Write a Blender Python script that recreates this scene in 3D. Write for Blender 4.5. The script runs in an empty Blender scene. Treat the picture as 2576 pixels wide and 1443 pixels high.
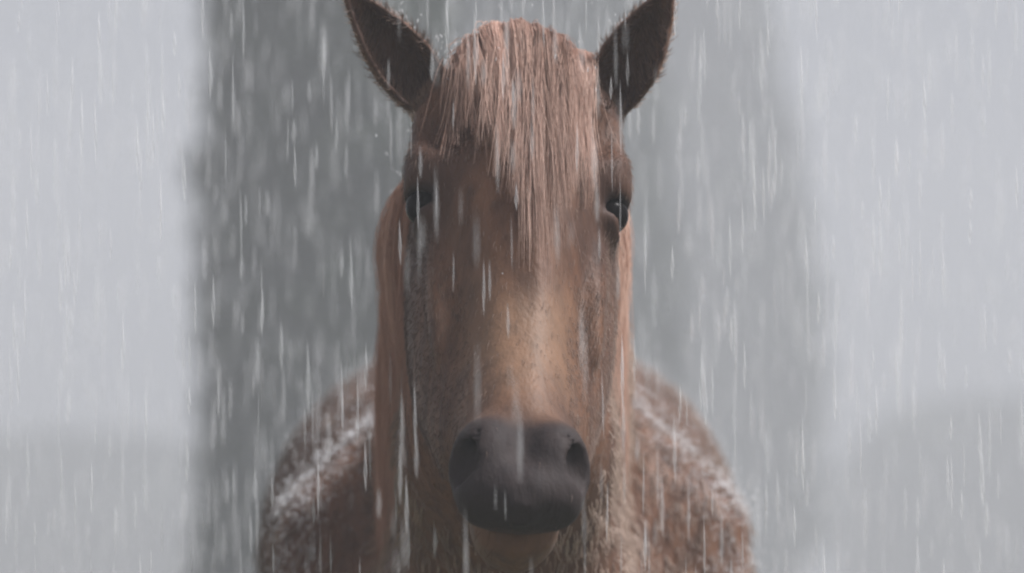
import bpy, bmesh, math, random
import numpy as np
from mathutils import Vector, Matrix, noise as mnoise
from mathutils.bvhtree import BVHTree
from mathutils.kdtree import KDTree

random.seed(7)
rng = np.random.default_rng(11)
S = bpy.context.scene
COL = S.collection
rad = math.radians

# ------------------------------------------------------------------ camera
CAM = np.array((0.0, -4.5, 1.35))
PITCH = 0.0555
FPX = 12465.0                       # focal length in pixels of a 2576 wide frame
cd = bpy.data.cameras.new('camera')
cam = bpy.data.objects.new('camera', cd)
COL.objects.link(cam)
cam.location = CAM
cam.rotation_euler = (math.pi / 2 + PITCH, 0, 0)
cd.sensor_width = 36.0
cd.lens = 36.0 * FPX / 2576.0
cd.clip_start = 0.05
cd.clip_end = 2000
cd.dof.use_dof = True
cd.dof.focus_distance = 4.45
cd.dof.aperture_fstop = 4.5
S.camera = cam

# ------------------------------------------------------------------ sky, sun, exposure
SUN_EL, SUN_AZ = 54.0, 90.0         # azimuth measured from +Y (behind the horse) towards +X
w = bpy.data.worlds.new('World')
S.world = w
w.use_nodes = True
nt = w.node_tree
nt.nodes.clear()
out = nt.nodes.new('ShaderNodeOutputWorld')
bg = nt.nodes.new('ShaderNodeBackground')
sky = nt.nodes.new('ShaderNodeTexSky')
sky.sky_type = 'NISHITA'
sky.sun_disc = False
sky.sun_elevation = rad(SUN_EL)
sky.sun_rotation = rad(SUN_AZ)
sky.air_density = 1.0
sky.dust_density = 6.0
hs = nt.nodes.new('ShaderNodeHueSaturation')
hs.inputs['Saturation'].default_value = 0.10
mixw = nt.nodes.new('ShaderNodeMix')
mixw.data_type = 'RGBA'
mixw.inputs[0].default_value = 0.6       # the closed cloud cover evens the sky out
mixw.inputs[7].default_value = (5.5, 6.0, 7.2, 1)
nt.links.new(sky.outputs[0], hs.inputs['Color'])
nt.links.new(hs.outputs[0], mixw.inputs[6])
nt.links.new(mixw.outputs[2], bg.inputs[0])
bg.inputs[1].default_value = 0.05
nt.links.new(bg.outputs[0], out.inputs[0])

sd = bpy.data.lights.new('sun', 'SUN')
sd.energy = 4.5
sd.angle = rad(16)
sd.color = (1.0, 0.985, 0.98)
sun = bpy.data.objects.new('sun', sd)
COL.objects.link(sun)
sdir = Vector((math.sin(rad(SUN_AZ)) * math.cos(rad(SUN_EL)), math.cos(rad(SUN_AZ)) * math.cos(rad(SUN_EL)), math.sin(rad(SUN_EL))))
sun.rotation_euler = sdir.to_track_quat('Z', 'Y').to_euler()
sun.location = (4, 4, 9)

S.view_settings.view_transform = 'Standard'
S.view_settings.look = 'None'
S.view_settings.gamma = 1.0
S.view_settings.exposure = 0.68
S.render.engine = 'CYCLES'
S.cycles.max_bounces = 8
S.cycles.volume_bounces = 3
S.cycles.transparent_max_bounces = 24
S.cycles.use_denoising = True
S.cycles.filter_width = 2.2

# ------------------------------------------------------------------ helpers
def unproj(px, py, Y):
    """world point on the depth Y that a measurement of the photograph falls on"""
    f = np.array((0, math.cos(PITCH), math.sin(PITCH)))
    u = np.array((0, -math.sin(PITCH), math.cos(PITCH)))
    d = f + (px - 1288) / FPX * np.array((1, 0, 0)) - (py - 721) / FPX * u
    return CAM + d * ((Y - CAM[1]) / d[1])

def tag(o, label=None, cat=None, group=None, kind=None):
    if label: o['label'] = label
    if cat: o['category'] = cat
    if group: o['group'] = group
    if kind: o['kind'] = kind
    return o

def link(name, me, mat=None, parent=None):
    o = bpy.data.objects.new(name, me)
    COL.objects.link(o)
    if mat: me.materials.append(mat)
    if parent: o.parent = parent
    return o

def mesh_np(name, verts, faces, smooth=True):
    """mesh from arrays; faces is (n,3) or (n,4)"""
    me = bpy.data.meshes.new(name)
    verts = np.asarray(verts, np.float32); faces = np.asarray(faces, np.int32)
    n, k = faces.shape
    me.vertices.add(len(verts)); me.vertices.foreach_set('co', verts.ravel())
    me.loops.add(n * k); me.loops.foreach_set('vertex_index', faces.ravel())
    me.polygons.add(n)
    me.polygons.foreach_set('loop_start', np.arange(0, n * k, k, dtype=np.int32))
    me.polygons.foreach_set('use_smooth', np.full(n, smooth))
    me.update(calc_edges=True)
    me.validate()
    return me

def fattr(me, name, vals):
    a = me.attributes.new(name, 'FLOAT', 'POINT')
    a.data.foreach_set('value', np.asarray(vals, np.float32))

class NT:
    """tiny node-tree writer"""
    def __init__(s, name):
        s.m = bpy.data.materials.new(name); s.m.use_nodes = True
        s.t = s.m.node_tree; s.t.nodes.clear()
        s.out = s.n('ShaderNodeOutputMaterial')
    def n(s, t, **kw):
        x = s.t.nodes.new(t)
        for k, v in kw.items():
            setattr(x, k, v)
        return x
    def l(s, a, b): s.t.links.new(a, b)
    def mix(s, fac, a, b):
        m = s.n('ShaderNodeMix', data_type='RGBA')
        for sock, v in ((m.inputs[0], fac), (m.inputs[6], a), (m.inputs[7], b)):
            if isinstance(v, (int, float)): sock.default_value = v
            elif isinstance(v, tuple): sock.default_value = (*v, 1)
            else: s.l(v, sock)
        return m.outputs[2]
    def ramp(s, fac, a, b):
        r = s.n('ShaderNodeMapRange'); s.l(fac, r.inputs[0])
        r.inputs[1].default_value = a; r.inputs[2].default_value = b
        return r.outputs[0]
    def ramp2(s, fac, a, b):
        r = s.n('ShaderNodeMapRange'); s.l(fac, r.inputs[0])
        r.inputs[3].default_value = a; r.inputs[4].default_value = b
        return r.outputs[0]
    def attr(s, name): return s.n('ShaderNodeAttribute', attribute_name=name).outputs['Fac']
    def noise(s, scale, detail=4, stretch=(1, 1, 1), rough=0.55):
        tc = s.n('ShaderNodeTexCoord'); mp = s.n('ShaderNodeMapping'); nz = s.n('ShaderNodeTexNoise')
        mp.inputs['Scale'].default_value = stretch
        s.l(tc.outputs['Object'], mp.inputs[0]); s.l(mp.outputs[0], nz.inputs['Vector'])
        nz.inputs['Scale'].default_value = scale; nz.inputs['Detail'].default_value = detail
        nz.inputs['Roughness'].default_value = rough
        return nz.outputs[0]

def principled(t, col, rough=0.6, spec=0.5, bump=None, bstr=0.3, bdist=0.01):
    p = t.n('ShaderNodeBsdfPrincipled')
    if isinstance(col, tuple): p.inputs['Base Color'].default_value = (*col, 1)
    else: t.l(col, p.inputs['Base Color'])
    if isinstance(rough, (int, float)): p.inputs['Roughness'].default_value = rough
    else: t.l(rough, p.inputs['Roughness'])
    p.inputs['Specular IOR Level'].default_value = spec
    if bump is not None:
        b = t.n('ShaderNodeBump'); b.inputs['Strength'].default_value = bstr
        b.inputs['Distance'].default_value = bdist
        t.l(bump, b.inputs['Height']); t.l(b.outputs[0], p.inputs['Normal'])
    return p

# ------------------------------------------------------------------ materials
def m_coat():
    t = NT('wet_chestnut_coat')
    n1 = t.noise(7, 5, (1, 1, .35)); n2 = t.noise(60, 4, (1, 1, .22)); n3 = t.noise(260, 3, (1, 1, .2))
    c = t.mix(t.ramp(n1, .35, .68), (.105, .048, .029), (.185, .094, .057))
    c = t.mix(t.ramp(n2, .42, .70), c, (.080, .040, .027))
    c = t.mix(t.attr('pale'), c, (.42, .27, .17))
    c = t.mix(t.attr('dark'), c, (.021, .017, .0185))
    n4 = t.noise(42, 5, (1.6, 1, .8), .65); dm = t.n('ShaderNodeMath', operation='MULTIPLY'); t.l(n4, dm.inputs[0]); t.l(t.attr('dark'), dm.inputs[1])
    ad = t.n('ShaderNodeMath', operation='MULTIPLY_ADD'); t.l(dm.outputs[0], ad.inputs[0]); ad.inputs[1].default_value = 2.5; t.l(n3, ad.inputs[2]); n3 = ad.outputs[0]   # creased skin of the muzzle
    h = t.n('ShaderNodeMath', operation='ADD'); t.l(n2, h.inputs[0]); t.l(n3, h.inputs[1])
    p = principled(t, c, t.ramp2(t.attr('dark'), .52, .70), .16, h.outputs[0], .24, .004)
    iv = t.n('ShaderNodeMath', operation='MULTIPLY_ADD'); t.l(t.attr('dark'), iv.inputs[0])
    iv.inputs[1].default_value = -.03; iv.inputs[2].default_value = .03; t.l(iv.outputs[0], p.inputs['Sheen Weight'])
    p.inputs['Sheen Roughness'].default_value = .4
    t.l(p.outputs[0], t.out.inputs[0])
    return t.m

def m_hair(name, a, b, trans=.3):
    t = NT(name)
    c = t.mix(t.attr('tint'), a, b)
    p = principled(t, c, .42, .4)
    tr = t.n('ShaderNodeBsdfTranslucent'); t.l(c, tr.inputs[0])
    ms = t.n('ShaderNodeMixShader'); ms.inputs[0].default_value = trans
    t.l(p.outputs[0], ms.inputs[1]); t.l(tr.outputs[0], ms.inputs[2]); t.l(ms.outputs[0], t.out.inputs[0])
    return t.m

def m_plain(name, col, rough=.6, spec=.5):
    t = NT(name); t.l(principled(t, col, rough, spec).outputs[0], t.out.inputs[0]); return t.m

def m_water(name, opac):
    """falling drops scatter the bright overcast sky and let the rest through"""
    t = NT(name)
    tr = t.n('ShaderNodeBsdfTransparent'); d = t.n('ShaderNodeBsdfDiffuse'); tl = t.n('ShaderNodeBsdfTranslucent')
    for x in (d, tl): x.inputs[0].default_value = (.98, .98, 1.0, 1)
    a = t.n('ShaderNodeMixShader'); a.inputs[0].default_value = .5
    t.l(d.outputs[0], a.inputs[1]); t.l(tl.outputs[0], a.inputs[2])
    ms = t.n('ShaderNodeMixShader'); ms.inputs[0].default_value = opac
    t.l(tr.outputs[0], ms.inputs[1]); t.l(a.outputs[0], ms.inputs[2]); t.l(ms.outputs[0], t.out.inputs[0])
    return t.m

MAT = dict(
    coat=m_coat(),
    forelock=m_hair('wet_flaxen_forelock', (.34, .175, .12), (.96, .72, .61), .42),
    mane=m_hair('wet_flaxen_mane', (.60, .37, .28), (.97, .76, .65), .5),
    fur=m_hair('short_coat_hair', (.14, .068, .041), (.86, .70, .60), .4),
    eye=m_plain('wet_dark_eye', (.006, .005, .005), .22, .10),
    hoof=m_plain('horn', (.05, .04, .035), .5),
    rain=m_water('rain_water', .165),
    splash=m_water('splash_water', .5),
)

for nd in MAT['eye'].node_tree.nodes:
    if nd.type == 'BSDF_PRINCIPLED': nd.inputs['IOR'].default_value = 1.2

# ------------------------------------------------------------------ ground and far setting
def ground():
    t = NT('wet_meadow')
    n1 = t.noise(.35, 5); n2 = t.noise(9, 6)
    c = t.mix(t.ramp(n1, .35, .65), (.05, .065, .028), (.085, .085, .04))
    c = t.mix(t.ramp(n2, .5, .75), c, (.055, .042, .03))
    t.l(principled(t, c, .75, .3, n2, .8, .05).outputs[0], t.out.inputs[0])
    N = 90; R = 180.0
    g = np.linspace(-1, 1, N); g = np.sign(g) * np.abs(g) ** 2.2 * R
    xx, yy = np.meshgrid(g, g + 30, indexing='ij')
    zz = 0.03 * np.sin(xx * .8) * np.sin(yy * .7 + 1) * np.clip((np.hypot(xx, yy - .8) - 3) / 6, 0, 1)
    v = np.stack([xx, yy, zz], -1).reshape(-1, 3)
    i = np.arange(N * N).reshape(N, N)
    f = np.stack([i[:-1, :-1], i[1:, :-1], i[1:, 1:], i[:-1, 1:]], -1).reshape(-1, 4)
    o = link('ground', mesh_np('ground', v, f), t.m)
    tag(o, kind='structure')
ground()

# ------------------------------------------------------------------ haze: rain-filled air
def haze():
    t = NT('rain_mist')
    pv = t.n('ShaderNodeVolumePrincipled')
    pv.inputs['Color'].default_value = (.662, .668, .708, 1)
    pv.inputs['Density'].default_value = 0.011
    pv.inputs['Anisotropy'].default_value = 0.0
    t.l(pv.outputs[0], t.out.inputs['Volume'])
    bm = bmesh.new(); bmesh.ops.create_cube(bm, size=1)
    me = bpy.data.meshes.new('haze')
    bmesh.ops.scale(bm, vec=(364, 364, 19.5), verts=bm.verts)
    bmesh.ops.translate(bm, vec=(0, 30, 9.75 - 1.1), verts=bm.verts)
    bm.to_mesh(me)
    tag(link('haze', me, t.m), kind='stuff')
haze()

# ------------------------------------------------------------------ the horse: one continuous surface from a distance field
def axis(segs):
    a = [segs[0][0]]
    for x0, x1, h in segs:
        n = max(1, int(round((x1 - x0) / h)))
        a += list(np.linspace(x0, x1, n + 1)[1:])
    return np.array(a, np.float32)

GX = axis([(-.44, -.19, .010), (-.19, .19, .0042), (.19, .44, .010)])
GY = axis([(-.36, .32, .0042), (.32, 2.25, .011)])
GZ = axis([(-.03, 1.28, .012), (1.28, 1.96, .0042)])
F = np.full((len(GX), len(GY), len(GZ)), 10.0, np.float32)

def box(lo, hi, pad):
    sl = []
    for g, a, b in zip((GX, GY, GZ), lo, hi):
        i0 = max(0, np.searchsorted(g, a - pad) - 1); i1 = min(len(g), np.searchsorted(g, b + pad) + 1)
        sl.append(slice(i0, i1))
    s = tuple(sl)
    P = np.stack(np.meshgrid(GX[s[0]], GY[s[1]], GZ[s[2]], indexing='ij'), -1)
    return s, P

def smin(a, b, k):
    h = np.clip(.5 + .5 * (b - a) / k, 0, 1)
    return b + (a - b) * h - k * h * (1 - h)

def put(s, d, k, sub=False):
    a = F[s]
    F[s] = -smin(-a, d, k) if sub else smin(a, d, k)

def capsule(a, b, ra, rb, k=.03, sub=False, sx=1.0):
    a, b = np.array(a, np.float32), np.array(b, np.float32)
    r = max(ra, rb)
    s, P = box(np.minimum(a, b) - r, np.maximum(a, b) + r, k + .02)
    q = P - a; ab = b - a
    t = np.clip((q @ ab) / (ab @ ab), 0, 1)
    dv = q - t[..., None] * ab
    dv[..., 0] /= sx
    put(s, np.linalg.norm(dv, axis=-1) - (ra + (rb - ra) * t), k, sub)

def ellip(c, r, M=None, k=.03, sub=False):
    c = np.array(c, np.float32); r = np.array(r, np.float32)
    M = np.eye(3, dtype=np.float32) if M is None else np.asarray(M, np.float32)   # rows are the axes
    ext = np.sqrt((M.T ** 2) @ (r ** 2))
    s, P = box(c - ext, c + ext, k + .02)
    q = (P - c) @ M.T
    k0 = np.linalg.norm(q / r, axis=-1); k1 = np.linalg.norm(q / (r * r), axis=-1) + 1e-6
    put(s, k0 * (k0 - 1) / k1, k, sub)

def rotz(a):
    c, s_ = math.cos(a), math.sin(a)
    return np.array(((c, s_, 0), (-s_, c, 0), (0, 0, 1)))

# --- head frame: u across, n out of the face, s down the face from the poll
HP = unproj(1308, 92, .10)
HM = unproj(1314, 1250, -.255)
HA = HM - HP; HL = float(np.linalg.norm(HA)); HA /= HL
YAW = rad(5.0)
hx = np.array((math.cos(YAW), math.sin(YAW), 0)); hx -= HA * (hx @ HA); hx /= np.linalg.norm(hx)
HN = np.cross(hx, HA); HN = HN if HN[1] < 0 else -HN
HX = hx
HMAT = np.stack([HX, HN, HA])       # rows
def H(u, n, s): return HP + HX * u + HN * n + HA * s
def toH(P): return (P - HP) @ HMAT.T
SC = HL / .60
def head_prim(u, n, s, ru, rn, rs, k=.03, sub=False, tilt=0.0, yaw=0.0):
    R = np.eye(3)
    if tilt:                         # turn about u
        c, q = math.cos(tilt), math.sin(tilt); R = np.array(((1, 0, 0), (0, c, q), (0, -q, c))) @ R
    if yaw:                          # turn about s
        c, q = math.cos(yaw), math.sin(yaw); R = np.array(((c, q, 0), (-q, c, 0), (0, 0, 1))) @ R
    ellip(H(u, n, s), (ru, rn, rs), R @ HMAT, k, sub)

# neck, trunk and legs first
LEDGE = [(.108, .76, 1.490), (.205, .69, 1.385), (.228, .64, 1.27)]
def trunk():
    ellip((-.012, 1.62, 1.295), (.280, .36, .355), k=.04)                # hindquarters
    ellip((-.155, 1.62, 1.36), (.145, .24, .20), k=.06)
    ellip((.130, 1.62, 1.37), (.140, .24, .20), k=.06)
    ellip((0, 1.15, 1.10), (.270, .62, .315), k=.06)                     # barrel
    ellip((0, .92, 1.44), (.085, .30, .130), k=.10)                      # withers
    for sx in (-1, 1):
        M = rotz(sx * .22)
        ellip((sx * .125, .80, 1.20), (.118, .18, .275), M, k=.05)        # shoulder
        ellip((sx * .17, .70, 1.10), (.095, .13, .15), k=.06)
    for sx in (-1, 1):
        for a, b in zip(LEDGE, LEDGE[1:]):                               # edge of the shoulder blade
            capsule((sx * a[0], a[1], a[2]), (sx * b[0], b[1], b[2]), .034, .034, .030)
        ellip((sx * .150, .735, 1.27), (.082, .13, .19), k=.05)              # shoulder muscle under it
    ellip((0, .62, 1.13), (.18, .20, .22), k=.08)                        # chest
    for sx in (-1, 1):
        for pts in ([(sx * .16, .72, 1.05, .095), (sx * .15, .74, .72, .062), (sx * .15, .72, .62, .056), (sx * .15, .73, .50, .047),
                     (sx * .15, .73, .26, .034), (sx * .15, .72, .19, .043), (sx * .15, .68, .08, .040), (sx * .15, .66, .02, .058)],
                    [(sx * .15, 1.66, 1.08, .150), (sx * .15, 1.56, .86, .105), (sx * .15, 1.72, .60, .058), (sx * .15, 1.76, .54, .050),
                     (sx * .15, 1.72, .27, .036), (sx * .15, 1.71, .20, .045), (sx * .15, 1.67, .08, .042), (sx * .15, 1.65, .02, .060)]):
            for p, q in zip(pts, pts[1:]):
                capsule(p[:3], q[:3], p[3], q[3], .03)
def neck():
    # slimmer on its own left side
    pts = [((-.004, .165, 1.735), .070, 1.10), ((-.006, .30, 1.665), .086, 1.10), ((-.006, .48, 1.555), .102, 1.06), ((0, .70, 1.44), .125, 1.0)]
    low = [((.0, .150, 1.58), .062, 1.1), ((-.006, .26, 1.46), .084, 1.10), ((-.006, .42, 1.30), .108, 1.05), ((0, .60, 1.16), .13, 1.0)]
    for a in (pts, low):
        for p, q in zip(a, a[1:]):
            capsule(p[0], q[0], p[1], q[1], .05, sx=p[2])
    capsule((-.006, .25, 1.62), (-.006, .56, 1.36), .088, .115, .06, sx=1.05)
trunk(); neck()

def head():
    # skull and nose: superelliptic sections down the face
    sec = np.array([  # s, half width, depth, squareness
        (-.030, .020, .060, 2.0), (-.012, .046, .095, 2.0), (.02, .064, .120, 2.1), (.06, .080, .150, 2.2), (.11, .090, .185, 2.3), (.16, .0935, .215, 2.4),
        (.20, .0915, .225, 2.5), (.25, .083, .215, 2.6), (.31, .0715, .185, 2.6), (.37, .0625, .155, 2.6), (.43, .0560, .128, 2.5),
        (.48, .0535, .110, 2.4), (.52, .0560, .104, 2.4), (.550, .0575, .090, 2.5), (.574, .0510, .072, 2.4), (.594, .036, .052, 2.2), (.606, .012, .024, 2.0)])
    sec[:, 0] *= SC
    lo = np.min([H(sx * .12, n, s) for sx in (-1, 1) for n in (-.25, .03) for s in (-.05, HL + .02)], 0)
    hi = np.max([H(sx * .12, n, s) for sx in (-1, 1) for n in (-.25, .03) for s in (-.05, HL + .02)], 0)
    s_, P = box(lo, hi, .04)
    q = toH(P); u, n, s = q[..., 0], q[..., 1], q[..., 2]
    wd = np.interp(s, sec[:, 0], sec[:, 1]); dp = np.interp(s, sec[:, 0], sec[:, 2]) * .5; ex = np.interp(s, sec[:, 0], sec[:, 3])
    prof = .012 * np.exp(-((s - .17) / .09) ** 2) - .010 * np.exp(-((s - .36) / .10) ** 2)
    front = np.interp(s, [-.03, -.012, .02, .06, .55, .59, .606], [-.03, -.012, -.004, 0, 0, -.008, -.030])
    nc = front + prof - dp
    # the nose bone is narrower in front than at the cheek teeth
    v = (n - nc) / dp
    wd = wd * (1 - .27 * np.clip(v + .1, 0, 1) ** 1.6 * np.clip((s - .16) / .12, 0, 1) * np.clip((.54 * SC - s) / .06, 0, 1))
    d = (np.power(np.power(np.abs(u) / wd, ex) + np.power(np.abs(v), ex), 1 / ex) - 1) * np.minimum(wd, dp)
    d = np.maximum(d, np.maximum(-.032 - s, s - .607 * SC)).astype(np.float32)
    put(s_, d, .03)
    for sx in (-1, 1):
        head_prim(sx * .060, -.155, .270 * SC, .032, .085, .105, .035, yaw=-sx * .06)          # round jaw
        head_prim(sx * .052, -.120, .375 * SC, .024, .050, .085, .03)                       # jaw bar
        head_prim(sx * .0700, -.055, .285 * SC, .011, .014, .080, .014, tilt=.10)           # cheek crest
        head_prim(sx * .0830, -.032, .155 * SC, .021, .026, .030, .030)                     # bone over the eye
        head_prim(sx * .0900, -.043, .178 * SC, .0130, .025, .0085, .012)                     # upper lid
        head_prim(sx * .0840, -.050, .2125 * SC, .0120, .023, .0080, .014)                     # lower lid
        head_prim(sx * .060, -.040, .085 * SC, .035, .035, .050, .03)                       # temple
        head_prim(sx * .070, -.006, .118 * SC, .016, .012, .022, .03, sub=True)             # hollow above the eye
        head_prim(sx * .0350, -.020, .535 * SC, .0230, .030, .036, .016, yaw=sx * .5)       # nostril wing
        head_prim(sx * .0370, -.032, .578 * SC, .014, .020, .016, .016)
        head_prim(sx * .0480, -.014, .551 * SC, .0112, .0175, .0205, .005, sub=True, yaw=sx * .72, tilt=.35)   # nostril
        head_prim(sx * .0375, -.006, .531 * SC, .0065, .010, .010, .007, sub=True, yaw=sx * .6)
    head_prim(0, .004, .560 * SC, .005, .006, .045, .014, sub=True)                          # groove between the nostrils
    for q in (-.022, .022):
        head_prim(q, -.052, .612 * SC, .004, .022, .010, .008, sub=True)
    head_prim(0, -.030, .580 * SC, .038, .032, .020, .020)                                  # upper lip
    head_prim(0, -.083, .566 * SC, .034, .021, .026, .004)                                  # lower lip
    head_prim(0, -.112, .545 * SC, .028, .024, .034, .02)                                   # chin
    head_prim(0, -.062, .584 * SC, .060, .0042, .022, .003, sub=True)                       # mouth
    capsule(H(0, -.10, .54 * SC), H(0, -.155, .30 * SC), .034, .055, .03)                   # under-jaw
head()

EYES = [H(sx * .0840, -.046, .1940 * SC) for sx in (-1, 1)]
for e in EYES:
    ellip(e, (.0178,) * 3, k=.004, sub=True)

# --- ears
EARS = []
def ear(base, tip, inner, width):
    base, tip = np.array(base), np.array(tip)
    a = tip - base; L = np.linalg.norm(a); a /= L
    n = np.array(inner, float); n -= a * (n @ a); n /= np.linalg.norm(n)
    b = np.cross(a, n)
    M = np.stack([b, n, a])
    EARS.append((base, M, L))
    pts = np.array([base - a * .03, tip]); pad = width * 1.5
    s_, P = box(pts.min(0) - pad, pts.max(0) + pad, .01)
    q = (P - base) @ M.T
    x, y, t = q[..., 0], q[..., 1], q[..., 2] / L
    T = [-.25, 0, .15, .35, .55, .75, .9, 1.0, 1.03]
    Wd = np.interp(t, T, np.array([.62, .72, .90, 1.0, .86, .58, .32, .10, .0]) * width) + 1e-4
    curl = -.010 * np.clip(t, 0, 1) ** 2
    y = y - curl
    do = (np.sqrt((x / Wd) ** 2 + (y / (Wd * .85)) ** 2) - 1) * Wd * .8
    do = np.maximum(do, np.maximum(-.2 - t, t - 1.02) * L)
    Wi = np.maximum(Wd - .0052, .0004)
    di = (np.sqrt((x / Wi) ** 2 + ((y - .55 * Wi - .002) / (Wi * 1.22)) ** 2) - 1) * Wi * .8
    di = np.maximum(di, (.02 - t) * L)
    d = -smin(-do, di, .003)
    put(s_, d.astype(np.float32), .010)
ear(unproj(1092, 262, .105), unproj(868, -36, .075), (-.02, -1.0, .25), .0305)
ear(unproj(1524, 262, .105), unproj(1694, -40, .075), (.08, -1.0, .25), .0305)

def surface_nets(F):
    neg = F < 0
    c = np.zeros(tuple(n - 1 for n in F.shape), np.uint8)
    for i in (0, 1):
        for j in (0, 1):
            for k in (0, 1):
                c += neg[i:F.shape[0] - 1 + i, j:F.shape[1] - 1 + j, k:F.shape[2] - 1 + k]
    act = (c > 0) & (c < 8)
    I, J, K = np.nonzero(act)
    idx = np.full(act.shape, -1, np.int32); idx[I, J, K] = np.arange(len(I))
    acc = np.zeros((len(I), 3)); cnt = np.zeros(len(I))
    crn = [(i, j, k) for i in (0, 1) for j in (0, 1) for k in (0, 1)]
    for a in crn:
        for ax in range(3):
            if a[ax]: continue
            b = list(a); b[ax] = 1
            fa = F[I + a[0], J + a[1], K + a[2]]; fb = F[I + b[0], J + b[1], K + b[2]]
            m = (fa < 0) != (fb < 0)
            t = np.where(m, fa / np.where(m, fa - fb, 1), 0)
            pa = np.stack([GX[I + a[0]], GY[J + a[1]], GZ[K + a[2]]], -1); pb = np.stack([GX[I + b[0]], GY[J + b[1]], GZ[K + b[2]]], -1)
            acc += (pa + (pb - pa) * t[:, None]) * m[:, None]; cnt += m
    V = acc / cnt[:, None]
    Q = []
    for ax in range(3):
        a0 = [slice(None)] * 3; a1 = [slice(None)] * 3
        a0[ax] = slice(0, -1); a1[ax] = slice(1, None)
        na, nb = neg[tuple(a0)], neg[tuple(a1)]
        e = np.argwhere(na != nb)
        o1, o2 = [(1, 2), (2, 0), (0, 1)][ax]
        ok = (e[:, o1] > 0) & (e[:, o2] > 0) & (e[:, o1] < F.shape[o1] - 1) & (e[:, o2] < F.shape[o2] - 1)
        e = e[ok]
        d1 = np.zeros(3, int); d1[o1] = 1; d2 = np.zeros(3, int); d2[o2] = 1
        q = np.stack([idx[tuple((e - d1 - d2).T)], idx[tuple((e - d2).T)], idx[tuple(e.T)], idx[tuple((e - d1).T)]], -1)
        flip = ~na[tuple(e.T)]
        q[flip] = q[flip][:, ::-1]
        Q.append(q)
    return V, np.concatenate(Q)

V, Q = surface_nets(F)
del F
# keep the one connected body (labels by min-propagation over quads)
lab = np.arange(len(V))
for _ in range(400):
    m = lab[Q].min(1); new = lab.copy()
    for k in range(4): np.minimum.at(new, Q[:, k], m)
    new = new[new]
    if (new == lab).all(): break
    lab = new
main = np.bincount(lab).argmax(); keep = lab == main
Q = Q[keep[Q[:, 0]]]; ren = np.cumsum(keep) - 1; V = V[keep]; Q = ren[Q]
def relax(V, n, f):
    for _ in range(n):
        s = np.zeros_like(V); c = np.zeros(len(V))
        for a, b in ((0, 1), (1, 2), (2, 3), (3, 0)):
            np.add.at(s, Q[:, a], V[Q[:, b]]); np.add.at(c, Q[:, a], 1)
            np.add.at(s, Q[:, b], V[Q[:, a]]); np.add.at(c, Q[:, b], 1)
        V = V + (s / c[:, None] - V) * f
    return V
V = relax(V, 2, .5)

hc = toH(V)
def sstep(x, a, b):
    t = np.clip((x - a) / (b - a), 0, 1); return t * t * (3 - 2 * t)
near = (np.abs(hc[:, 0]) < .12) & (hc[:, 2] < HL + .05) & (hc[:, 1] > -.2)
jit = np.array([mnoise.noise(Vector(v) * 22.0) for v in V]) * .018
dark = .92 * sstep(hc[:, 2] + jit * 1.5, .455 * SC, .525 * SC) * near * sstep(hc[:, 1], -.19, -.12)      # dark skin of the muzzle
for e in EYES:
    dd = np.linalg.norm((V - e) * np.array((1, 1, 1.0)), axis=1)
    dark = np.maximum.reduce([dark, .85 * (1 - sstep(dd + jit * .6, .020, .034)), .42 * (1 - sstep(dd + jit * 2, .03, .085))])  # dark lid skin, then a wide ring that paints shade about the eyes
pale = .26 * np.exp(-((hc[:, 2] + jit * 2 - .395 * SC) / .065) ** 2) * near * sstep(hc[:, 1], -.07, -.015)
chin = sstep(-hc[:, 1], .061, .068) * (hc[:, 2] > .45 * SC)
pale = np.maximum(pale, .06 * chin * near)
dark = dark * (1 - .92 * chin * near) * (1 - .30 * near * sstep(-hc[:, 1] + jit, .040, .066) * (hc[:, 2] > .5 * SC))
for base, M, L in EARS:
    q = (V - base) @ M.T
    inear = (q[:, 2] > -.01) & (q[:, 2] < L * 1.1) & (np.linalg.norm(q[:, :2], axis=1) < .040)
    t = q[:, 2] / L
    W_ = np.interp(t, [0, .15, .35, .55, .75, .9, 1.0], [.0235, .029, .0325, .028, .019, .0105, .003])
    inner = inear & (np.abs(q[:, 0]) < W_ - .0035) & (q[:, 1] > -W_ * .62)
    dark = np.maximum(dark, inner * .46)
for x in (0,):
    leg = V[:, 2] < .5
    dark = np.maximum(dark, leg * .5)

horse = bpy.data.objects.new('horse', None)
COL.objects.link(horse); horse.location = (0, 1.2, 0)
tag(horse, 'wet chestnut horse with flaxen forelock standing head-on in heavy rain', 'horse')
def hpart(name, me, mat):
    o = link(name, me, mat, horse); o.matrix_parent_inverse = Matrix.Translation((0, -1.2, 0)); return o
body_me = mesh_np('body', V, Q)
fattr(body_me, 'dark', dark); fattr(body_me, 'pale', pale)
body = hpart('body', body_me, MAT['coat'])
BV = BVHTree.FromPolygons([tuple(v) for v in V], [tuple(int(i) for i in q) for q in Q])

# eyes
for e in EYES:
    bm = bmesh.new(); bmesh.ops.create_uvsphere(bm, u_segments=24, v_segments=16, radius=.0182)
    bmesh.ops.translate(bm, vec=Vector(e), verts=bm.verts)
    for f in bm.faces: f.smooth = True
    me = bpy.data.meshes.new('eye'); bm.to_mesh(me); hpart('eye', me, MAT['eye'])

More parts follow.
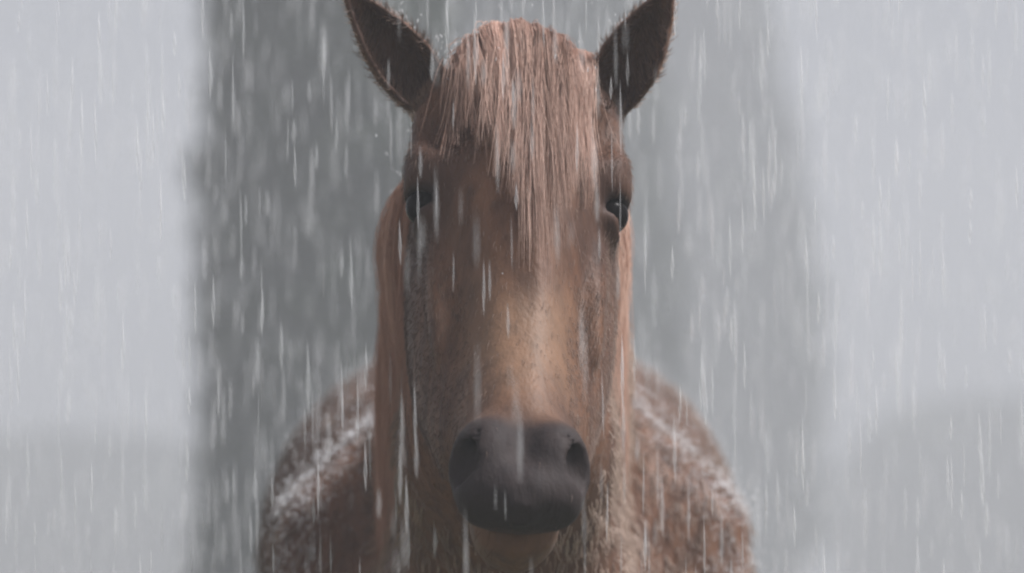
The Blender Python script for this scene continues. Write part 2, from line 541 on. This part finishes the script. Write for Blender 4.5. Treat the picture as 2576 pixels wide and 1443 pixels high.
# ------------------------------------------------------------------ hair
def strands(name, paths, r0, mat, tint, tipf=.15):
    """paths (n, m, 3): three-sided tapering hairs in one mesh"""
    paths = np.asarray(paths, np.float64); n, m, _ = paths.shape
    tg = np.gradient(paths, axis=1); tg /= np.linalg.norm(tg, axis=2, keepdims=True) + 1e-9
    ref = np.where(np.abs(tg[..., 1:2]) > .9, np.array((1., 0, 0)), np.array((0., 1, 0)))
    a = np.cross(tg, ref); a /= np.linalg.norm(a, axis=2, keepdims=True) + 1e-9
    b = np.cross(tg, a)
    tt = np.linspace(0, 1, m)
    r = np.broadcast_to(np.asarray(r0, float).reshape(-1, 1), (n, m)) * (1 - (1 - tipf) * tt ** 1.6)
    V = np.stack([paths + (a * math.cos(q) + b * math.sin(q)) * r[..., None] for q in (0, 2.0944, 4.18879)], 2)   # n,m,3,3
    i = np.arange(n * m * 3).reshape(n, m, 3)
    Fs = []
    for k in range(3):
        k2 = (k + 1) % 3
        Fs.append(np.stack([i[:, :-1, k], i[:, :-1, k2], i[:, 1:, k2], i[:, 1:, k]], -1).reshape(-1, 4))
    me = mesh_np(name, V.reshape(-1, 3), np.concatenate(Fs))
    fattr(me, 'tint', np.repeat(np.asarray(tint), m * 3))
    return hpart(name, me, mat)

def drop_on_face(u, s, off):
    o = Vector(H(u, .25, s)); h = BV.ray_cast(o, Vector(-HN), .6)
    if h[0] is None: return H(u, -.06, s)
    return np.array(h[0]) + HN * off

def forelock():
    paths, rr, tt = [], [], []
    # (root across, tip across, tip down the face, hairs)
    locks = []
    NL = 34
    for i in range(NL):
        f = (i + .5) / NL + random.uniform(-.018, .018)
        ru = -.066 + .132 * f
        # how far each part of the fringe hangs: a long point right of the middle
        px = 1308 + ru * 2770 * 1.10
        L = np.interp(px, [1090, 1130, 1180, 1230, 1280, 1330, 1350, 1380, 1420, 1470, 1510], [290, 320, 330, 370, 480, 600, 650, 580, 420, 460, 400]) * random.uniform(.80, 1.04)
        tu = (px - 1308) / 2770 + random.uniform(-.010, .010)
        tu = tu + (.016 - tu) * .16
        locks.append((ru, tu, (L - 40) / 1158 * HL * 1.16, random.randint(60, 110)))
    for i in range(26):
        ru = random.uniform(-.055, .055); px = 1308 + ru * 2770 * .95 + random.uniform(-30, 45)
        L = random.uniform(200, 400) + max(0, 170 - abs(px - 1345) * 1.4); locks.append((ru, (px - 1308) / 2770, (L - 40) / 1158 * HL * 1.16, random.randint(14, 34)))
    for i in range(14):
        ru = random.uniform(-.064, -.040); px = random.uniform(1105, 1190)
        locks.append((ru, (px - 1308) / 2770, (random.uniform(210, 350) - 40) / 1158 * HL * 1.16, random.randint(12, 30)))
    m = 14
    for ru, tu, ts, n in locks:
        ph = random.uniform(0, 6.28); lift = random.uniform(.012, .026)
        lt = random.random()
        g = []
        for k in range(m):
            t = k / (m - 1)
            s = -.060 + (ts + .060) * t ** 1.15
            u = ru + (tu - ru) * t ** .9 + .004 * math.sin(ph + t * 5) * t
            off = lift * min(1, .55 + t * 1.2) * (1 - .25 * t)
            if s < .012:
                hp = BV.find_nearest(Vector(H(u * (.86 if s < -.02 else .95), -.012 + (.55 * s if s < 0 else 0), s - .006)))
                p = np.array(hp[0]) + np.array(hp[1]) * (lift * (.40 + .35 * math.cos(u * 24)))
            else:
                p = drop_on_face(u, s, off)
            g.append(p)
        g = np.array(g)
        g[1:-1] = (g[:-2] + 2 * g[1:-1] + g[2:]) / 4
        for q in range(n):
            o = rng.normal(size=3) * (.0042, .0028, .002); tpr = 1 - .84 * np.linspace(0, 1, m)[:, None] ** 1.0
            wild = random.random() < .10
            wv = np.sin(np.linspace(0, 1, m) * random.uniform(3, 8) + random.uniform(0, 6))[:, None] * HX * (.004 if wild else .0012) + np.linspace(0, 1, m)[:, None] ** 1.5 * HX * random.gauss(0, .010 if wild else .0035) + (np.linspace(0, 1, m)[:, None] ** 2 * HN * .010 if wild else 0)
            e = 1.0 - .5 * random.random() ** 2.2
            tq = np.linspace(0, e, m) * (m - 1); i0 = np.minimum(tq.astype(int), m - 2); fr = (tq - i0)[:, None]
            gg = g[i0] * (1 - fr) + g[i0 + 1] * fr
            paths.append(gg + o * tpr + wv); rr.append(random.uniform(.00022, .00055)); tt.append(min(1, max(0, lt * .7 + random.uniform(0, .32))))
    strands('forelock', paths, rr, MAT['forelock'], tt)

def mane():
    paths, rr, tt = [], [], []
    m = 12
    crest = np.array([(0, .135, 1.80), (0, .22, 1.785), (0, .32, 1.745), (0, .45, 1.665), (0, .60, 1.585), (0, .75, 1.555)])
    cy = np.linspace(0, 1, len(crest))
    for i in range(190):
        f = random.random() ** 1.25; c = np.array([np.interp(f, cy, crest[:, k]) for k in range(3)])
        side = -1 if random.random() < .55 else 1
        L = random.uniform(.22, .40) if side < 0 else random.uniform(.16, .30)
        ph = random.uniform(0, 6); lt = random.random()
        g = [];
        for k in range(m):
            t = k / (m - 1)
            a = min(1, t * 3.2)
            z = c[2] + .012 * math.sin(a * 1.57) - L * max(0, t - .10) / .9
            y = c[1] - .03 * t + .008 * math.sin(ph + 4 * t)
            o = Vector((side * .5, y, z)); h = BV.ray_cast(o, Vector((-side, 0, 0)), 1.0)
            x = abs(h[0][0]) if h[0] is not None else .02
            x = min(x, .122 if side < 0 else .100)
            g.append((side * (x * min(1, .15 + a) + .007 + .009 * math.sin(ph + t * 6) * t), y, z))
        g = np.array(g); g[1:-1] = (g[:-2] + 2 * g[1:-1] + g[2:]) / 4; g[1:-1] = (g[:-2] + 2 * g[1:-1] + g[2:]) / 4
        for q in range(26):
            o = rng.normal(size=3) * (.004, .008, .003); tpr = 1 - .5 * np.linspace(0, 1, m)[:, None]
            e = random.uniform(.75, 1); tq = np.linspace(0, e, m) * (m - 1); i0 = np.minimum(tq.astype(int), m - 2); fr = (tq - i0)[:, None]
            paths.append(g[i0] * (1 - fr) + g[i0 + 1] * fr + o * tpr); rr.append(random.uniform(.0004, .0008)); tt.append(min(1, lt * .7 + random.uniform(0, .35)))
    strands('mane', paths, rr, MAT['mane'], tt)

def tail():
    paths, rr, tt = [], [], []
    for i in range(700):
        a = random.uniform(0, 6.28); r = random.uniform(0, .05)
        t = np.linspace(0, 1, 8)
        x = r * math.cos(a) * (.6 + t); y = 1.97 + .06 * np.sin(t * 2) + r * math.sin(a) * .6; z = 1.38 - 1.0 * random.uniform(.7, 1) * t
        paths.append(np.stack([x, y, z], -1)); rr.append(.0012); tt.append(random.random())
    strands('tail', paths, rr, MAT['mane'], tt)

def coat_hair():
    # area-weighted points on the body, hair laid downwards along the skin, drawn together in wet clumps
    P4 = V[Q]; c = P4.mean(1)
    nrm = np.cross(P4[:, 2] - P4[:, 0], P4[:, 3] - P4[:, 1]); ar = np.linalg.norm(nrm, axis=1); nrm /= ar[:, None] + 1e-12
    ishead = (toH(c)[:, 2] < HL + .05) & (c[:, 1] < .22) & (c[:, 2] > 1.32)
    wgt = ar * np.where(ishead, 5.0, np.where(c[:, 2] > 1.15, 1.5, .12))
    hcc = toH(c)
    bare = ishead & (hcc[:, 2] > .47 * SC) & (hcc[:, 1] > -.17)
    wgt = np.where(ishead & (hcc[:, 1] > -.035) & (hcc[:, 2] > .16), wgt * .12, wgt)
    skip = dark[Q].max(1) > .66
    eyed = np.min([np.linalg.norm(c - e, axis=1) for e in EYES], 0) < .026
    wgt = np.where(bare | eyed | skip, wgt * .02, wgt)
    n = 74000
    fi = rng.choice(len(c), n, p=wgt / wgt.sum())
    a, b = rng.random((2, n, 1))
    p = P4[fi, 0] * (1 - a) * (1 - b) + P4[fi, 1] * a * (1 - b) + P4[fi, 2] * a * b + P4[fi, 3] * (1 - a) * b
    nn = nrm[fi]; hd = ishead[fi]
    isear = np.zeros(n, bool)
    for base, M, L in EARS:
        q = (p - base) @ M.T; isear |= (q[:, 2] > 0) & (np.linalg.norm(q[:, :2], axis=1) < .04)
    flow = np.where(hd[:, None], HA, np.array((0, .25, -1.0)))
    flow = np.where(isear[:, None], np.array((0, -.1, 1.0)), flow)
    tg = flow - nn * (flow * nn).sum(1, keepdims=True); tg /= np.linalg.norm(tg, axis=1, keepdims=True) + 1e-6
    ln = np.where(isear, rng.uniform(.003, .007, n) * (1 + .9 * (dark[Q].max(1)[fi] > .3)), np.where(hd, rng.uniform(.006, .012, n), rng.uniform(.009, .022, n)))
    up = np.where(isear, .75, np.where(hd, .20, .34))[:, None] * rng.uniform(.5, 1.4, (n, 1))
    d = tg + nn * up + rng.normal(size=(n, 3)) * .10; d /= np.linalg.norm(d, axis=1, keepdims=True)
    tip = p + d * ln[:, None]
    nc = 5200
    ci = rng.choice(n, nc, replace=False); kd = KDTree(nc)
    for j, q in enumerate(ci): kd.insert(Vector(p[q]), j)
    kd.balance()
    own = np.array([kd.find(Vector(x))[1] for x in p])
    tipc = tip[ci][own]
    close = np.linalg.norm(p - p[ci][own], axis=1) < .02
    f = np.where(hd, .0, .5) * close
    tip = tip + (tipc - tip) * f[:, None]
    mid = p + d * ln[:, None] * .5 + nn * ln[:, None] * .06
    mid = mid + (tip - (p + d * ln[:, None])) * .35
    paths = np.stack([p - nn * .001, mid, tip], 1)
    cl = rng.random(nc)[own]
    inn = dark[Q].max(1)[fi] > .3
    tint = np.where(isear & inn, rng.uniform(0, .22, n), 0) + np.where(isear & inn, 0, 1) * np.where(isear, rng.uniform(.7, 1, n), np.where(hd, cl * .10 + rng.random(n) * .26, cl * .30 + rng.random(n) * .30 + .04 + .22 * (p[:, 1] < .62)))  # paler ear edges and neck paint a lit rim into the hair colour
    strands('coat_hair', paths, rng.uniform(.00035, .0006, n) * np.where(isear, .9, np.where(hd, .55, 1.35)), MAT['fur'], tint)['kind'] = 'stuff'
def whiskers():
    paths = []
    for i in range(44):
        a = random.uniform(-1, 1); s0 = random.uniform(.545, .60) * SC
        h = BV.find_nearest(Vector(H(a * .05, random.uniform(-.11, -.03), s0 + .01)))
        p = np.array(h[0]); n = np.array(h[1]) + rng.normal(size=3) * .25 + np.array((0, 0, -.35)); n /= np.linalg.norm(n)
        L = random.uniform(.006, .020); t = np.linspace(0, 1, 6)[:, None]
        paths.append(p + n * L * t + np.array((0, 0, -.35)) * L * t ** 2)
    strands('whiskers', paths, .0002, MAT['fur'], np.full(44, .0))['kind'] = 'stuff'
forelock(); mane(); tail(); coat_hair(); whiskers()

# ------------------------------------------------------------------ trees in the rain
def m_leaf():
    t = NT('wet_conifer_green')
    c = t.mix(t.attr('tint'), (.020, .034, .022), (.050, .075, .040))
    t.l(principled(t, c, .55, .4).outputs[0], t.out.inputs[0]); return t.m
def m_bark():
    t = NT('wet_bark'); n = t.noise(14, 5, (1, 1, .2))
    t.l(principled(t, t.mix(n, (.025, .020, .017), (.07, .055, .045)), .8, .3, n, .8, .03).outputs[0], t.out.inputs[0]); return t.m
LEAF, BARK = m_leaf(), m_bark()
def tree(name, x, y, h, r, base, label, cat, group, nleaf, ls=1.0):
    root = bpy.data.objects.new(name, None); COL.objects.link(root); root.location = (x, y, 0)
    tag(root, label, cat, group)
    bm = bmesh.new()
    def limb(a, b, ra, rb, seg=7):
        a, b = Vector(a), Vector(b); q = (b - a).to_track_quat('Z', 'Y').to_matrix()
        ra_, rb_ = [], []
        for k in range(seg):
            d = Vector((math.cos(k * 6.283 / seg), math.sin(k * 6.283 / seg), 0))
            ra_.append(bm.verts.new(a + q @ d * ra)); rb_.append(bm.verts.new(b + q @ d * rb))
        for k in range(seg): bm.faces.new((ra_[k], ra_[(k + 1) % seg], rb_[(k + 1) % seg], rb_[k]))
    p = Vector((0, 0, -.05)); tr = h * .018 + .03
    for k in range(6):
        q = Vector((random.uniform(-.03, .03), random.uniform(-.03, .03), h * .92 * (k + 1) / 6)); limb(p, q, tr * (1 - k / 6.5), tr * (1 - (k + 1) / 6.5)); p = q
    def env(t): return r * min(1, (.55 + t * 7.0)) * min(1, (1 - t) ** (.22 if r > h * .8 else .55) * 1.25)
    for k in range(34):
        t = random.uniform(.02, .9); z = base + (h - base) * t; a = random.uniform(0, 6.28); e = env(t) * .8
        limb((0, 0, z - .3 * e), (e * math.cos(a), e * math.sin(a), z + e * .7), .018, .005, 5)
    me = bpy.data.meshes.new('trunk'); bm.to_mesh(me); bm.free(); link('trunk', me, BARK, root)
    n = nleaf
    t = rng.random(n) ** .9; a = rng.random(n) * 6.283; z = base + (h - base) * t
    bump = np.array([.92 + .14 * mnoise.noise(Vector((math.cos(q) * 1.5 + x, math.sin(q) * 1.5 + y, zz * 1.6))) for q, zz in zip(a, z)])
    rr = np.array([env(q) for q in t]) * bump * rng.random(n) ** .38
    c = np.stack([rr * np.cos(a), rr * np.sin(a), z + rng.normal(size=n) * .04], -1)
    s = rng.uniform(.035, .075, n) * ls
    d1 = rng.normal(size=(n, 3)) + np.stack([np.cos(a), np.sin(a), np.full(n, .8)], -1); d1 /= np.linalg.norm(d1, axis=1, keepdims=True)
    d2 = np.cross(d1, rng.normal(size=(n, 3))); d2 /= np.linalg.norm(d2, axis=1, keepdims=True)
    d1 *= s[:, None] * 1.3; d2 *= s[:, None] * .5
    v = np.stack([c - d1 * .5, c + d2, c + d1, c - d2], 1).reshape(-1, 3)
    me = mesh_np('crown', v, np.arange(n * 4).reshape(-1, 4), False)
    fattr(me, 'tint', np.repeat(np.clip(rng.random(n) * .6 + bump * .4 - .1, 0, 1), 4))
    link('crown', me, LEAF, root)
def tx(px, d): return (px - 1288) / FPX * d
G = 'slender trees standing in a row in the mist'
tree('columnar_tree', tx(830, 32), 27.5, 10.6, .96, .5, 'dark slender tree standing closest behind the horse in the mist', 'tree', G, 26000, 1.5)
tree('columnar_tree', tx(1300, 64), 59.5, 13.5, 2.4, .5, 'grey slender tree hidden mostly by the horse head', 'tree', G, 30000, 2.4)
tree('columnar_tree', tx(1740, 104), 99.5, 17.0, 3.05, .5, 'palest slender tree fading out beyond the horse shoulder', 'tree', G, 40000, 3.2)
G2 = 'hedges fading in the mist'
tree('hedge', tx(150, 150), 145.5, 5.0, 6.2, .1, 'broad grey hedge in the mist on the side of the dark slender tree', 'hedge', G2, 30000, 5.0)
tree('hedge', tx(2560, 146), 141.5, 5.8, 5.6, .1, 'broad grey hedge in the mist on the side of the palest tree', 'hedge', G2, 30000, 6.5)

# ------------------------------------------------------------------ rain
def spindles(name, P, L, R, tilt, mat):
    n = len(P)
    d = np.stack([tilt[:, 0], tilt[:, 1], -np.ones(n)], -1); d /= np.linalg.norm(d, axis=1, keepdims=True)
    a = np.cross(d, np.array((0., 1, 0))); a /= np.linalg.norm(a, axis=1, keepdims=True); b = np.cross(d, a)
    vs = [P - d * L[:, None] * .5]
    for k in range(4):
        q = k * math.pi / 2 + .4
        vs.append(P + d * (L * .12)[:, None] + (a * math.cos(q) + b * math.sin(q)) * R[:, None])
    vs.append(P + d * L[:, None] * .5)
    v = np.stack(vs, 1).reshape(-1, 3)
    t = []
    for k in range(4):
        k2 = (k + 1) % 4
        t += [(0, 1 + k, 1 + k2), (5, 1 + k2, 1 + k)]
    f = (np.arange(n)[:, None, None] * 6 + np.array(t)[None]).reshape(-1, 3)
    return link(name, mesh_np(name, v, f), mat)

def rain():
    n = 80000
    P = np.stack([rng.uniform(-3.2, 3.2, n), rng.uniform(-.85, 2.6, n), rng.uniform(.05, 3.6, n)], -1)
    # nothing falls through the horse itself
    ok = np.ones(n, bool)
    cand = np.nonzero((np.abs(P[:, 0]) < .40) & (P[:, 1] > -.4) & (P[:, 1] < 2.2) & (P[:, 2] < 1.95))[0]
    for i in cand:
        if BV.ray_cast(Vector(P[i]) + Vector((0, 0, -.06)), Vector((0, 0, 1)), 3.0)[0] is not None: ok[i] = False
    P = P[ok]; n = len(P)
    L = rng.uniform(.022, .070, n); R = rng.uniform(.0006, .0020, n)
    tilt = np.stack([rng.normal(.012, .012, n), rng.normal(0, .02, n)], -1)
    o = spindles('rain', P, L, R, tilt, MAT['rain'])
    tag(o, 'streaks of heavy rain falling all around the horse', 'rain', kind='stuff')

def splash():
    P4 = V[Q]; c = P4.mean(1)
    nrm = np.cross(P4[:, 2] - P4[:, 0], P4[:, 3] - P4[:, 1]); ar = np.linalg.norm(nrm, axis=1); nrm /= ar[:, None] + 1e-12
    wgt = ar * (dark[Q].max(1) < .38) * np.clip(nrm[:, 2] - .35, 0, 1) * (c[:, 2] > 1.1)
    hcc = toH(c); wgt = np.where((hcc[:, 2] > .09) & (hcc[:, 2] < HL + .1) & (c[:, 1] < .2), wgt * .015, np.where(c[:, 1] > .4, wgt * .8, wgt))
    for sx in (-1, 1):                                     # extra white drops packed along the shoulder edges stand in for their wet sheen
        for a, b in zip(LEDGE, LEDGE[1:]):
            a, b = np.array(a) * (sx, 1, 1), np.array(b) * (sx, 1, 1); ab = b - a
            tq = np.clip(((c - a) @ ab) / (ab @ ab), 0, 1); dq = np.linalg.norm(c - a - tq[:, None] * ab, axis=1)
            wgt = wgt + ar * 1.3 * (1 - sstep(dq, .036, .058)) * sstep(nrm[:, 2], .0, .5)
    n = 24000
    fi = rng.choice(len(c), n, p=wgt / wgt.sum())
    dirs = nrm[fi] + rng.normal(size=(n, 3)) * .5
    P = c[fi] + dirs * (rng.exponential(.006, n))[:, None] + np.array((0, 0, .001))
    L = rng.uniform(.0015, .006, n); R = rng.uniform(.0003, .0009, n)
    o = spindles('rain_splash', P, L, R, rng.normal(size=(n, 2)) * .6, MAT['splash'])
    tag(o, 'fine spray of raindrops bursting on the horse back and head, packed into a highlight along the shoulders', 'splash', kind='stuff')
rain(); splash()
